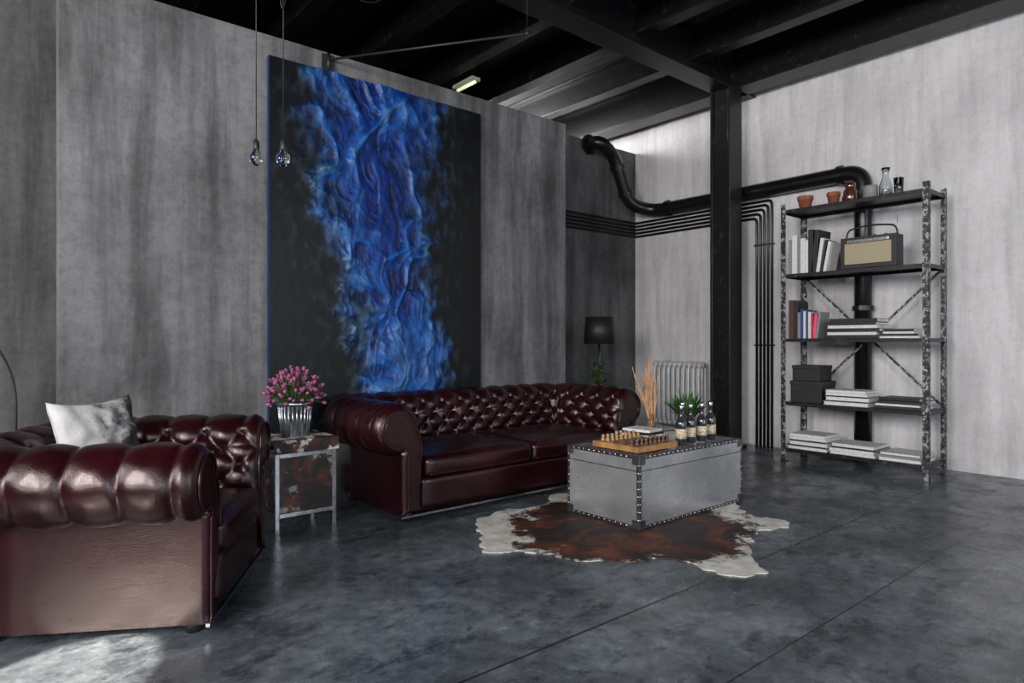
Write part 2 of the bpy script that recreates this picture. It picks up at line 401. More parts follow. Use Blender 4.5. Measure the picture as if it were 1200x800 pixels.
# ---------------------------------------------------------------- painting
def painting():
    x0,x1,z0,z1=1.795,3.845,.42,3.463
    nx,nzv=300,450; vs=[];cols=[];fs=[]
    def lerp(a,b,t): return tuple(a[i]+(b[i]-a[i])*t for i in range(3))
    def sm(a,b,x):
        t=max(0,min(1,(x-a)/(b-a))); return t*t*(3-2*t)
    def ridge(p,o=3,g=.5):
        s=0;amp=1;w=1;tot=0
        for k in range(o):
            n=1-abs(noise.noise(p))*2.6; n=max(0,n); n=n*n*(.35+.65*w); w=min(1,n*1.6); s+=n*amp; tot+=amp; amp*=g; p=Vector((p.x*2.1+3.1,p.y*1.85+1.7,p.z+4.3))
        return s/tot*1.35
    for j in range(nzv+1):
        v=j/nzv
        for i in range(nx+1):
            u=i/nx
            P=Vector((u*2.0,v*3.0,.37))
            wx=noise.fractal(P*1.2+Vector((5,0,0)),1,2,3); wy=noise.fractal(P*1.2+Vector((0,9,0)),1,2,3)
            c=.465+.105*sm(.4,.85,v)-.012*math.sin(v*7); hw=.270+.025*math.sin(v*5+.5)
            dd=u-c
            d=(dd+wx*.06+.085*noise.fractal(P*6,1,2,6))/hw
            ad=abs(d)
            sgn=1 if dd>0 else -1
            Q=Vector((P.x*1.7+wx*.7,P.y*.62-abs(dd)*2.2+wy*.6,2.1))
            r1=ridge(Q*.95,5,.5)
            Q2=Vector((P.x*1.5+P.y*.9*sgn*.6+wy*.6,P.y*1.0-P.x*.5+wx*.6,5.0)); r2=ridge(Q2*1.7,5,.5)
            fin=noise.fractal(Vector((P.x*14,P.y*8,1)),1,2,6)
            r=.55*r1+.5*r2+.10*fin
            mask=1-sm(.52,1.15,ad)
            halo=1-sm(.8,1.9,ad)
            core=1-sm(.05,.75,ad+.3*noise.noise(P*2.2))
            deep=(.0022,.012,.14); az=(.0055,.050,.24); lite=(.018,.125,.40); pale=(.10,.21,.32); blk=(.0016,.0018,.0021); teal=(.007,.011,.014)
            col=lerp(az,deep,core*.8)
            k=sm(.12,.6,r); col=lerp(lerp(col,(.001,.003,.022),.65),col,sm(-.02,.26,r)); col=lerp(col,lite,k*(.8-.35*core))
            col=lerp(col,pale,sm(.48,.88,r)*.6*(1-.6*core))
            edge=sm(.35,.85,ad)*sm(-.2,.3,fin); col=lerp(col,pale,edge*(.18+.42*sm(.25,.75,v)))
            bl=sm(.15,.45,noise.fractal(P*3.0+Vector((1,4,8)),1,2,5))*sm(.2,.7,ad); col=lerp(col,(.003,.008,.018),bl*.5)
            out=lerp(blk,teal,halo*max(0,(.4+.9*fin)))
            out=lerp(out,(.012,.022,.029),sm(.1,.5,fin)*halo*.8)
            col=lerp(out,col,mask*(.6+.4*sm(-.3,.15,fin)))
            h=mask*(.046*r1+.030*r2+.004*fin)+.0006*fin
            vs.append((x0+u*(x1-x0),YP-.045-h,z1-v*(z1-z0))); cols.append((max(0,col[0]),max(0,col[1]),max(0,col[2]),1))
    W=nx+1
    for j in range(nzv):
        for i in range(nx):
            p=j*W+i; fs.append((p,p+W,p+W+1,p+1))
    me=bpy.data.meshes.new('painted_surface'); me.from_pydata(vs,[],fs); me.polygons.foreach_set('use_smooth',[True]*len(fs))
    at=me.color_attributes.new('paint','FLOAT_COLOR','POINT')
    flat=[x for c in cols for x in c]; at.data.foreach_set('color',flat)
    m,nt,b=new_mat('abstract_paint')
    an=N(nt,'ShaderNodeVertexColor',layer_name='paint'); L(nt,an.outputs['Color'],b.inputs['Base Color'])
    b.inputs['Roughness'].default_value=.42; b.inputs['Specular IOR Level'].default_value=.28; me.materials.append(m)
    tc=N(nt,'ShaderNodeTexCoord').outputs['Object']
    bp=N(nt,'ShaderNodeBump',Strength=.2,Distance=.006); L(nt,nz(nt,tc,18,8,.6,(1,1,.5),.3),bp.inputs['Height']); L(nt,bp.outputs['Normal'],b.inputs['Normal'])
    e=empty('abstract_painting')
    o=bpy.data.objects.new('painted_surface',me); bpy.context.collection.objects.link(o); o.parent=e
    a=Acc(); M_edgeb=simple('canvas_edge_blue',(.006,.02,.10),.5)
    a.bb(x0,x1,YP-.043,YP-.002,z0,z1,M_edgeb)
    a.build('stretcher',parent=e)
painting()

# ---------------------------------------------------------------- chesterfield
def puffy(acc,c,d,r,crown,mat,n=26):
    hx,hy,hz=d[0]/2,d[1]/2,d[2]/2
    for ax in range(3):
        for sg in (-1,1):
            vs=[];fs=[]
            for i in range(n+1):
                for j in range(n+1):
                    s_=math.sin((i/n-.5)*pi); t_=math.sin((j/n-.5)*pi)
                    p=[0,0,0]; p[ax]=sg; p[(ax+1)%3]=s_; p[(ax+2)%3]=t_
                    q=Vector((p[0]*hx,p[1]*hy,p[2]*hz)); inn=Vector((max(-hx+r,min(hx-r,q.x)),max(-hy+r,min(hy-r,q.y)),max(-hz+r,min(hz-r,q.z))))
                    dd=q-inn
                    if dd.length>1e-9: q=inn+dd.normalized()*r
                    kx=1-(q.x/hx)**2; ky=1-(q.y/hy)**2; kz=1-(q.z/hz)**2
                    if q.z>0 and crown: q.z+=crown*(max(0,kx)**.6)*(max(0,ky)**.6)+.008*noise.noise(Vector((q.x*5+c[0],q.y*9,0)))*max(0,kx)
                    q.y-= (crown*.35*max(0,kx)**.5*max(0,kz)) if q.y<0 else 0
                    vs.append(q+Vector(c))
            for i in range(n):
                for j in range(n):
                    k=i*(n+1)+j; f=(k,k+n+1,k+n+2,k+1); fs.append(f if sg>0 else tuple(reversed(f)))
            acc.add(vs,fs,mat,True)

def chesterfield(name,W,D,H,loc,rz,nc,RR=.14):
    e=empty(name,loc,rz)
    T=.19; rc=.07
    prof=[]
    def seg(p,q,n):
        for i in range(n): prof.append((p[0]+(q[0]-p[0])*i/n,p[1]+(q[1]-p[1])*i/n))
    co,cz=T,H-RR
    seg((0,.27),(0,.46),10)
    P0,P1,P2=(0,.46),(-.005,.58),(co-RR,cz)
    for i in range(14):
        t=i/14; prof.append(((1-t)**2*P0[0]+2*t*(1-t)*P1[0]+t*t*P2[0],(1-t)**2*P0[1]+2*t*(1-t)*P1[1]+t*t*P2[1]))
    for i in range(56):
        an=pi-(pi+pi/2+.35)*i/55; prof.append((co+RR*math.cos(an),cz+RR*math.sin(an)))
    last=prof[-1]; po=T-.02
    seg((po,last[1]-.012),(po,.05),22); prof.append((po,.05))
    nP=len(prof)
    tl=[0]
    for i in range(1,nP): tl.append(tl[-1]+math.dist(prof[i],prof[i-1]))
    tz46=tl[10]
    pn=[]
    for i in range(nP):
        a_=prof[max(0,i-1)]; b_=prof[min(nP-1,i+1)]; dx,dz=b_[0]-a_[0],b_[1]-a_[1]; l=math.hypot(dx,dz) or 1
        pn.append((-dz/l,dx/l))
    xi=W/2-T; yb=D/2-T; yf=-D/2
    path=[];ds=.0105
    def lin(p,q,o):
        n=max(1,int(math.dist(p,q)/ds))
        for i in range(n): path.append((p[0]+(q[0]-p[0])*i/n,p[1]+(q[1]-p[1])*i/n,o[0],o[1],))
    def arc(c,a0,a1):
        n=26
        for i in range(n):
            a_=a0+(a1-a0)*i/n; path.append((c[0]+rc*math.cos(a_),c[1]+rc*math.sin(a_),math.cos(a_),math.sin(a_)))
    lin((-xi,yf),(-xi,yb-rc),(-1,0)); arc((-xi+rc,yb-rc),pi,pi/2)
    lin((-xi+rc,yb),(xi-rc,yb),(0,1)); arc((xi-rc,yb-rc),pi/2,0)
    lin((xi,yb-rc),(xi,yf),(1,0)); path.append((xi,yf,1,0))
    sl=[0]
    mid=[(p[0]+p[2]*.10,p[1]+p[3]*.10) for p in path]
    for i in range(1,len(path)): sl.append(sl[-1]+math.dist(mid[i],mid[i-1]))
    Ltot=sl[-1]
    A=Ltot/(round(Ltot/.2)*2)
    B=.088; nrow=3
    t0=tz46+.02; ttop=t0+B*nrow
    t_rollend=tl[10+14+54]
    vs=[];fs=[]
    amp=.029
    def disp(s_,t):
        q=s_/A
        endf=min(1,max(0,(min(s_,Ltot-s_)-.004)/.05))
        if t<t0-B*.9: return 0
        wr=.0035*noise.noise(Vector((s_*16,t*16,3)))*endf
        if t<=ttop:
            tt=(t-t0)/B
            u=(q+tt)/2; v=(q-tt)/2
            g=(abs(math.sin(pi*u))*abs(math.sin(pi*v)))**.5
            ru,rv=round(u),round(v); ds_=(ru+rv)*A-s_; dt=(ru-rv)*B-(t-t0)
            g-=.9*math.exp(-(ds_*ds_+dt*dt)/(.018**2))
            k=min(1,(t-(t0-B*.9))/(B*.6))
            return g*amp*k*endf+wr*k
        par=nrow%2
        wob=.12*noise.noise(Vector((s_*3,t*5,9)))
        g=abs(math.sin(pi*(q+par+wob)/2))**.38
        tt=(t-t0)/B; u=(q+tt)/2; v=(q-tt)/2
        blend=min(1,(t-ttop)/.05)
        g0=(abs(math.sin(pi*u))*abs(math.sin(pi*v)))**.5
        ru=round((q+par)/2)*2-par; dd=(ru*A-s_)**2+(t-ttop)**2
        g=(g0*(1-blend)+g*blend)-.9*math.exp(-dd/(.018**2))
        k=1 if t<t_rollend-.06 else max(0,(t_rollend-t)/.06)
        return (g*amp*1.05+wr)*k*endf
    nS=len(path)
    for i in range(nS):
        x,y,ox,oy=path[i]
        ef=min(sl[i],Ltot-sl[i]); rnd=.0
        if ef<.03: rnd=.022*(1-math.sqrt(max(0,1-(1-ef/.03)**2)))
        for j in range(nP):
            o,z=prof[j]
            d=disp(sl[i],tl[j])-rnd*(1 if prof[j][1]>.07 else 0)
            o2=o+pn[j][0]*d; z2=z+pn[j][1]*d
            vs.append((x+ox*o2,y+oy*o2,z2))
    for i in range(nS-1):
        for j in range(nP-1):
            p=i*nP+j; fs.append((p,p+1,p+nP+1,p+nP))
    a=Acc(); a.add(vs,fs,M_leather,True)
    for i0,rev in ((0,False),((nS-1)*nP,True)):
        f=list(range(i0,i0+nP)); 
        a.add([vs[k] for k in f],[tuple(range(nP)) if rev else tuple(reversed(range(nP)))],M_leather,False)
    a.build('upholstered_arms_and_back',parent=e)
    a=Acc()
    def surf(s_,t,dd):
        i=min(range(nS),key=lambda k:abs(sl[k]-s_)); j=min(range(nP),key=lambda k:abs(tl[k]-t))
        x,y,ox,oy=path[i]; o=prof[j][0]+pn[j][0]*dd; z=prof[j][1]+pn[j][1]*dd
        return (x+ox*o,y+oy*o,z)
    nb=int(Ltot/A)
    for r in range(0,nrow+1):
        for q in range(1,nb):
            if (q+r)%2==0 : a.sphere(surf(q*A,t0+r*B,-.012),.012,M_leather,8,6)
    a.build('tuft_buttons',parent=e)
    a=Acc()
    for sx,i0 in ((-1,0),(1,(nS-1)*nP)):
        ring=[Vector(vs[i0+j]) for j in range(nP)]
        pp=[r+Vector((0,-.004,0)) for r in ring[8:]]
        a.tube(pp,.0065,M_leather,6)
        pp=[]
        for j in range(10,nP-1):
            px=pn[j][0]*-.024; x,y,ox,oy=path[0 if sx<0 else -1]
            pp.append((ring[j].x+ox*px,yf-.001,ring[j].z-pn[j][1]*.024))
        a.tube(pp,.0045,M_leather,6)
    a.build('arm_front_piping',parent=e)
    a=Acc()
    a.bb(-W/2+.035,W/2-.035,-D/2+.03,D/2-.06,.06,.27,M_leather)
    puffy(a,(0,-D/2+.045,.185),(W-2*T+.02,.10,.22),.03,0,M_leather,14)
    a.bb(-W/2+T-.01,W/2-T+.01,D/2-T-.02,D/2-.05,.2,.45,M_leather)
    a.build('base_frame',bevel=.012,parent=e)
    a=Acc()
    a.bb(-W/2+.012,W/2-.012,-D/2-.006,-D/2+.01,.040,.055,M_chrome)
    a.build('bottom_trim',parent=e)
    a=Acc()
    for fx in (-W/2+.09,W/2-.09):
        for fy in (-D/2+.08,D/2-.12): a.lathe([(.035,0),(.045,.03),(.045,.065)],(fx,fy,0),M_black,14)
    a.build('feet',parent=e)
    a=Acc(); cw=(W-2*T-.02)/nc; dep=D-T-.01
    for k in range(nc):
        x=-W/2+T+.01+cw*(k+.5); yc=-D/2+.0+dep/2-.01
        puffy(a,(x,yc,.365),(cw-.008,dep,.15),.045,.045,M_leather,28)
        hx,hy=(cw-.008)/2-.013,dep/2-.013
        for z in (.315,.415):
            loop=fillet([(x,yc-hy,z),(x+hx,yc-hy,z),(x+hx,yc+hy,z),(x-hx,yc+hy,z),(x-hx,yc-hy,z),(x,yc-hy,z)],.05,6)
            loop=[p+Vector((0,-.013 if p.y<yc-hy+.01 else 0,0)) for p in loop]
            a.tube(loop[:-1],.0065,M_leather,6,True)
    a.build('seat_cushions',parent=e)
    return e
sofa=chesterfield('chesterfield_sofa',2.42,1.0,.80,(3.47,4.38,0),0,2,.155)
chair=chesterfield('chesterfield_armchair',1.08,1.0,.80,(.634,3.651,0),math.radians(58.7),1,.14)

def cushion(name,loc,rot,size,thick,mat):
    n=44; vs=[];fs=[]
    for sg in (1,-1):
        o=len(vs)
        for i in range(n+1):
            for j in range(n+1):
                u=2*i/n-1; v=2*j/n-1
                e=(max(0,(1-u*u))*max(0,(1-v*v)))
                th=thick/2*e**.38
                wr=.02*noise.noise(Vector((u*3,v*3,sg*4)))*e**.3
                pin2=1-.12*(1-v*v); pin=1-.15*(1-u*u)
                vs.append((u*size/2*pin2,sg*(th+wr),v*size/2*pin))
        for i in range(n):
            for j in range(n):
                k=o+i*(n+1)+j; f=(k,k+1,k+n+2,k+n+1); fs.append(f if sg<0 else tuple(reversed(f)))
    a=Acc(); a.add(vs,fs,mat,True); return a.build(name,loc=loc,rot=rot)
cushion('throw_pillow',(.52,3.88,.745),(math.radians(-16),math.radians(-1),math.radians(30)),.45,.18,M_pillow)

# ---------------------------------------------------------------- rug
pts=[(3.06,3.72),(2.72,3.62),(2.58,3.38),(2.44,3.22),(2.36,3.05),(2.50,2.95),(2.60,2.82),(2.66,2.66),(2.78,2.50),(2.90,2.38),(3.04,2.34),(3.12,2.22),(3.10,2.04),(3.14,1.90),(3.28,1.82),(3.39,1.87),(3.46,1.98),(3.62,2.09),(3.80,2.18),(3.97,2.24),(4.14,2.19),(4.31,2.18),(4.37,2.28),(4.30,2.42),(4.40,2.60),(4.66,2.9),(4.55,3.2),(4.62,3.45),(4.4,3.62),(4.1,3.55),(3.9,3.62),(3.82,3.80),(3.64,3.84),(3.5,3.7),(3.25,3.66)]
def catmull(P,n=8):
    out=[];m=len(P)
    for i in range(m):
        p0,p1,p2,p3=[Vector((*P[(i+k)%m],0)) for k in (-1,0,1,2)]
        for k in range(n):
            t=k/n; out.append(.5*((2*p1)+(p2-p0)*t+(2*p0-5*p1+4*p2-p3)*t*t+(3*p1-p0-3*p2+p3)*t**3))
    return out
ol=catmull(pts,12)
ol=[p+Vector((noise.noise(p*11)*.05+noise.noise(p*40)*.012,noise.noise(p*11+Vector((3,3,3)))*.05+noise.noise(p*40+Vector((3,3,3)))*.012,0)) for p in ol]
a=Acc(); n=len(ol); vs=[(p.x,p.y,.001) for p in ol]+[(p.x,p.y,.007) for p in ol]
a.add(vs,[tuple(range(n,2*n)) ,tuple(reversed(range(n)))]+[(i,(i+1)%n,(i+1)%n+n,i+n) for i in range(n)],M_rug)
a.build('cowhide_rug')

# ---------------------------------------------------------------- trunk
a=Acc(); x0,x1,y0,y1,z0,z1=3.385,4.64,2.735,3.40,.009,.495
a.bb(x0+.004,x1-.004,y0+.004,y1-.004,z0+.004,z1-.004,M_alu)
w=.024
for xs in (x0,x1-w):
    for ys in (y0,y1-w): a.bb(xs,xs+w,ys,ys+w,z0,z1,M_edge)
for zz in (z0,z1-w):
    for ys in (y0,y1-w): a.bb(x0,x1,ys,ys+w,zz,zz+w,M_edge)
    for xs in (x0,x1-w): a.bb(xs,xs+w,y0,y1,zz,zz+w,M_edge)
a.bb(x0+w,x1-w,y0-.001,y0+.01,.392,.398,M_edge); a.bb(x0-.001,x0+.01,y0+w,y1-w,.392,.398,M_edge)
def studs(p,q,n,nrm):
    for i in range(n+1):
        t=i/n; c=[p[k]+(q[k]-p[k])*t for k in range(3)]
        sc=[.4 if abs(nrm[k])>.5 else 1 for k in range(3)]; a.sphere(c,.008,M_rivet,8,5,sc)
h=w/2
for zz in (z0+h,z1-h):
    studs((x0+h,y0,zz),(x1-h,y0,zz),24,(0,1,0)); studs((x0,y0+h,zz),(x0,y1-h,zz),13,(1,0,0))
for xs in (x0+h,x1-h): studs((xs,y0,z0+h),(xs,y0,z1-h),9,(0,1,0))
for ys in (y0+h,y1-h): studs((x0,ys,z0+h),(x0,ys,z1-h),9,(1,0,0)); studs((x0+h,ys,z1),(x1-h,ys,z1),24,(0,0,1))
for xs in (x0+h,x1-h): studs((xs,y0+h,z1),(xs,y1-h,z1),13,(0,0,1))
for cxx in (x0,x1-.06): a.bb(cxx-.001,cxx+.061,y0-.003,y0,z1-.06,z1+.002,M_edge); a.bb(cxx-.001,cxx+.061,y0-.003,y0,z0,z0+.06,M_edge)
for cyy in (y0,y1-.06): a.bb(x0-.003,x0,cyy,cyy+.06,z1-.06,z1+.002,M_edge); a.bb(x0-.003,x0,cyy,cyy+.06,z0,z0+.06,M_edge)
a.build('metal_trunk',.003)
ZT=.4995
a=Acc(); bx0,bx1,by0,by1=3.44,3.88,2.79,3.20; zb=ZT+.004
a.bb(bx0,bx1,by0,by1,zb,zb+.038,M_wood)
for i in range(8):
    for j in range(8):
        sx=(bx1-bx0-.06)/8; sy=(by1-by0-.06)/8
        a.bb(bx0+.03+i*sx,bx0+.03+(i+1)*sx,by0+.03+j*sy,by0+.03+(j+1)*sy,zb+.038,zb+.0395,M_woodl if (i+j)%2 else M_woodd)
def piece(x,y,h,m):
    r=.018; a.lathe([(r,0),(r,.006),(r*.75,.014),(r*.6,h*.6),(r*.85,h*.68),(r*.5,h*.74),(r*.8,h*.88),(r*.2,h)],(x,y,zb+.0395),m,10)
for i in range(8):
    for j in (0,1,6,7):
        sx=(bx1-bx0-.06)/8; sy=(by1-by0-.06)/8
        hh=.034 if j in (1,6) else (.056 if i in (3,4) else .044)
        piece(bx0+.03+(i+.5)*sx,by0+.03+(j+.5)*sy,hh,M_woodl if j>3 else M_woodd)
a.build('chess_set')
for i,(x,y) in enumerate(((3.99,2.84),(4.12,2.85),(4.25,2.84),(4.38,2.85),(4.19,2.97))):
    a=Acc(); z=ZT+.002
    a.lathe([(.036,0),(.04,.006),(.04,.15),(.034,.175),(.015,.20),(.0135,.25),(.016,.252),(.016,.262)],(x,y,z),M_bottle,20)
    a.lathe([(.0408,.045),(.0408,.115)],(x,y,z),M_label,20)
    a.lathe([(.015,.255),(.018,.262),(.018,.285),(.008,.292)],(x,y,z),M_chrome,14)
    a.build('liquor_bottle' if i==0 else 'liquor_bottle.%03d'%i)
def stack(a,cx,cy,z,dims):
    for (w_,d_,h_,m,rz) in dims:
        a.box((cx,cy,z+h_/2),(w_,d_,h_-.001),m,rz=rz)
        z+=h_
a=Acc(); stack(a,4.0,3.2,ZT+.001,[(.22,.27,.025,M_blackb,0),(.21,.26,.02,M_white,.05),(.2,.25,.018,M_blackb,-.05),(.19,.24,.02,M_white,.1)])
a.build('book_stack_on_trunk',.002)
a=Acc(); vx,vy=4.21,3.28
a.lathe([(.03,0),(.035,.01),(.03,.1),(.022,.16),(.026,.17)],(vx,vy,ZT+.001),M_glass,18)
for k in range(14):
    an=random.uniform(0,2*pi); p=Vector((vx,vy,ZT+.03)); d=Vector((math.cos(an)*.10,math.sin(an)*.10,1)); P=[p.copy()]
    ln=random.uniform(.46,.66)
    for i in range(7):
        d=(d+Vector((random.uniform(-.12,.12),random.uniform(-.12,.12),0))).normalized(); p=p+d*ln/7; P.append(p.copy())
    a.tube(P,[.006*(1-.09*i) for i in range(8)],M_twig,6)
    for q in (3,5):
        dd=(d+Vector((random.uniform(-.7,.7),random.uniform(-.7,.7),.1))).normalized(); a.tube([P[q],P[q]+dd*.03,P[q]+dd*.045+Vector((0,0,.05))],[.0035,.003,.002],M_twig,5)
a.build('twig_vase')
a=Acc(); px,py=4.49,3.14
a.lathe([(.045,0),(.06,.1),(.065,.1),(.065,.12),(.055,.12),(.05,.1)],(px,py,ZT+.001),M_greyb,18); a.lathe([(.05,.1),(.001,.105)],(px,py,ZT+.001),M_soil,18)
for k in range(80):
    an=random.uniform(0,2*pi); el=random.uniform(.7,1.5)
    a.blade((px+.02*math.cos(an),py+.02*math.sin(an),ZT+.1),(math.cos(an)*math.cos(el),math.sin(an)*math.cos(el),math.sin(el)),random.uniform(.20,.32),.011,M_leaf,.12)
a.build('potted_aloe')

# ---------------------------------------------------------------- side table & bucket flowers
a=Acc(); x0,x1,y0,y1=1.53,1.95,4.20,4.60; t=.028
for xs in (x0,x1-t):
    for ys in (y0,y1-t): a.bb(xs,xs+t,ys,ys+t,0,.575,M_steel)
for z in (.10,.49):
    a.bb(x0+t,x1-t,y0,y0+t,z,z+t,M_steel); a.bb(x0+t,x1-t,y1-t,y1,z,z+t,M_steel)
    a.bb(x0,x0+t,y0+t,y1-t,z,z+t,M_steel); a.bb(x1-t,x1,y0+t,y1-t,z,z+t,M_steel)
a.bb(x0-.012,x1+.012,y0-.012,y1+.012,.575,.602,M_hide3)
a.bb(x0+t,x1-t,y0+.006,y0+.02,.13,.49,M_hide2); a.bb(x1-.02,x1-.006,y0+t,y1-t,.13,.49,M_hide2); a.bb(x0+.006,x0+.02,y0+t,y1-t,.13,.49,M_hide2)
a.bb(x0-.012,x1+.012,y0-.016,y0-.010,.518,.60,M_hide3)
a.build('side_table',.002)
a=Acc(); bx,by,bz=1.74,4.40,.603
a.lathe([(.085,0),(.088,.004),(.098,.09),(.1,.092),(.1,.1),(.102,.104),(.113,.21),(.12,.215),(.12,.235),(.112,.235),(.11,.2)],(bx,by,bz),M_zinc,32)
for k in range(24):
    an=2*pi*k/24; a.tube([(bx+.089*math.cos(an),by+.089*math.sin(an),bz+.01),(bx+.113*math.cos(an),by+.113*math.sin(an),bz+.2)],.0035,M_zinc,5)
a.lathe([(.108,.2),(.001,.205)],(bx,by,bz),M_soil,20)
for k in range(120):
    an=random.uniform(0,2*pi); rr=math.sqrt(random.random()); tip=Vector((bx+math.cos(an)*rr*.20,by+math.sin(an)*rr*.20,bz+.43-rr*rr*.15+random.uniform(-.08,.06)))
    b0=Vector((bx+math.cos(an)*rr*.08,by+math.sin(an)*rr*.08,bz+.19)); md=(b0+tip)/2+Vector((0,0,.03))
    a.tube([b0,md,tip],.0025,M_stem,4)
    d=(tip-md).normalized(); q=d.to_track_quat('Z','Y').to_matrix()
    a.sphere(tip,.015,M_petal,8,6,(.8,.8,1.15),q)
    for j in range(5):
        aa=random.uniform(0,2*pi); a.blade(tip-d*.012,(d.x+.9*math.cos(aa),d.y+.9*math.sin(aa),d.z),.034,.009,M_petal,.1)
    if k%2: 
        aa=random.uniform(0,2*pi); a.blade(md,(math.cos(aa),math.sin(aa),.6),.08,.013,M_leaf,.3)
a.build('flower_bucket')

# ---------------------------------------------------------------- lamp table behind sofa
a=Acc(); lx,ly=5.74,5.28
a.lathe([(.25,.58),(.25,.60)],(lx,ly,0),M_black,32,None,False); a.lathe([(.02,.02),(.02,.58)],(lx,ly,0),M_black,12); a.lathe([(.16,0),(.15,.02)],(lx,ly,0),M_black,24)
a.build('round_lamp_table')
a=Acc(); z=.601
a.lathe([(.09,0),(.09,.015),(.02,.03),(.012,.06),(.012,.66)],(lx+.05,ly,z),M_chrome,20)
a.lathe([(.185,.62),(.165,.94),(.160,.94),(.180,.62)],(lx+.05,ly,z),M_shade,32); a.sphere((lx+.05,ly,z+.73),.035,M_whitepaint)
a.build('table_lamp')
a=Acc(); px,py=5.62,5.15
a.lathe([(.04,0),(.06,.15),(.055,.15),(.05,.13)],(px,py,.601),M_terra,16); a.lathe([(.052,.13),(.001,.135)],(px,py,.601),M_soil,16)
for k in range(150):
    an=random.uniform(0,2*pi); el=random.uniform(.1,1.5); l=random.uniform(.08,.27)
    p=Vector((px,py,.77))+Vector((math.cos(an)*math.cos(el)*.6,math.sin(an)*math.cos(el)*.6,math.sin(el)))*l
    a.tube([(px,py,.74),p],.0015,M_stem,3); a.blade(p,(math.cos(an),math.sin(an),.3),.055,.020,M_leaf,.4)
a.build('potted_plant')

# ---------------------------------------------------------------- shelving unit
a=Acc(); sx0,sx1,sy0,sy1=6.55,7.03,2.05,3.42; levels=(.14,.62,1.28,1.95,2.62); HT=2.68
t=.006; w=.05
for xs,dx in ((sx0,1),(sx1,-1)):
    for ys,dy in ((sy0,1),(sy1,-1)):
        a.bb(min(xs,xs+dx*w),max(xs,xs+dx*w),min(ys,ys+dy*t),max(ys,ys+dy*t),0.004,HT,M_post)
        a.bb(min(xs,xs+dx*t),max(xs,xs+dx*t),min(ys,ys+dy*w),max(ys,ys+dy*w),0.004,HT,M_post)
        a.bb(min(xs-dx*.004,xs+dx*(w+.01)),max(xs-dx*.004,xs+dx*(w+.01)),min(ys-dy*.004,ys+dy*(w+.01)),max(ys-dy*.004,ys+dy*(w+.01)),0,.006,M_black)
        for k in range(44):
            z=.06+k*.06
            a.box((xs-dx*.0005,ys+dy*w*.55,z),(.002,.012,.026),M_black); a.box((xs+dx*w*.55,ys-dy*.0005,z),(.012,.002,.026),M_black)
for z in levels:
    a.bb(sx0+.008,sx1-.008,sy0+.008,sy1-.008,z-.004,z,M_shelf)
    for xs in (sx0+.007,sx1-.013): a.bb(xs,xs+.006,sy0+.008,sy1-.008,z-.035,z,M_shelf)
    for ys in (sy0+.008,sy1-.014): a.bb(sx0+.008,sx1-.008,ys,ys+.006,z-.035,z,M_shelf)
def strap(p,q):
    p=Vector(p);q=Vector(q); d=(q-p); l=d.length; ang=math.atan2(d.z,d.y)
    a.box((p+q)/2,(.004,l,.024),M_post,rx=ang)
strap((sx1+.004,sy0+.02,1.95),(sx1+.004,sy1-.02,.62)); strap((sx1+.010,sy0+.02,.62),(sx1+.010,sy1-.02,1.95))
a.build('metal_shelving_unit',)

E=.0015
def books_v(name,z,y_start,items):
    a=Acc(); y=y_start
    for (w_,h_,d_,m,lean) in items:
        a.box((sx0+.05+d_/2,y-w_/2,z+E+h_/2*math.cos(lean)+w_/2*abs(math.sin(lean))),(d_,w_-.0015,h_),m,rx=lean)
        y-=w_+abs(lean)*h_*.18
    return a.build(name,.0015)
books_v('upright_books',levels[3],3.36,[(.035,.36,.24,M_greyb,0),(.055,.40,.25,M_white,0),(.035,.38,.25,M_greyb,0),(.05,.36,.25,M_white,0),(.03,.34,.25,M_white,0),(.05,.44,.26,M_blackb,.0),(.045,.43,.26,M_blackb,.10),(.035,.34,.22,M_white,.14),(.02,.32,.22,M_blackb,.16),(.03,.30,.22,M_white,.18)])
books_v('upright_books.001',levels[2],3.36,[(.05,.40,.24,M_brn,0),(.045,.38,.24,M_blackb,0),(.03,.27,.2,M_greyb,0),(.03,.30,.2,M_blue,0),(.025,.28,.2,M_white,0),(.025,.29,.2,M_blue,0),(.03,.27,.2,M_white,.0),(.025,.26,.2,M_red,.0),(.03,.25,.2,M_pink,.10),(.025,.27,.2,M_greyb,.14)])
def pages(name,y,z,L_,x_,items):
    a=Acc(); zz=z+E
    for (h_,mc,k,off) in items:
        xx=sx0+.03+x_/2+off[0]; yy=y+off[1]; Lk=L_*k
        a.box((xx,yy,zz+h_/2),(x_*k-.012,Lk-.01,h_-.006),M_white)
        a.box((xx,yy,zz+.0015),(x_*k,Lk,.003),mc); a.box((xx,yy,zz+h_-.0025),(x_*k,Lk,.003),mc)
        if mc in (M_blackb,M_greyb): a.box((xx-x_*k/2+.002,yy,zz+h_/2),(.004,Lk,h_-.001),mc)
        zz+=h_
    return a.build(name)
pages('book_pile',2.72,levels[2],.48,.32,[(.032,M_blackb,1,(0,0)),(.03,M_white,.97,(.005,.01)),(.035,M_blackb,1,(0,-.01)),(.03,M_white,.98,(0,0)),(.03,M_blackb,.96,(0,.012)),(.035,M_blackb,.93,(.01,0))])
pages('book_pile.001',2.30,levels[2],.34,.3,[(.02,M_white,1,(0,0)),(.022,M_blackb,.95,(0,.01)),(.02,M_white,.8,(0,.02)),(.025,M_blackb,.75,(0,.02))])
pages('book_pile.002',2.78,levels[1],.42,.34,[(.035,M_white,1,(0,0)),(.012,M_blackb,1,(0,.01)),(.035,M_white,.97,(0,-.01)),(.012,M_blackb,.94,(0,0)),(.03,M_white,.94,(0,0)),(.025,M_white,.9,(0,.01))])
pages('book_pile.003',2.31,levels[1],.38,.34,[(.03,M_blackb,1,(0,0)),(.02,M_white,1,(0,.01)),(.03,M_blackb,.97,(0,-.01)),(.025,M_blackb,.9,(0,0))])
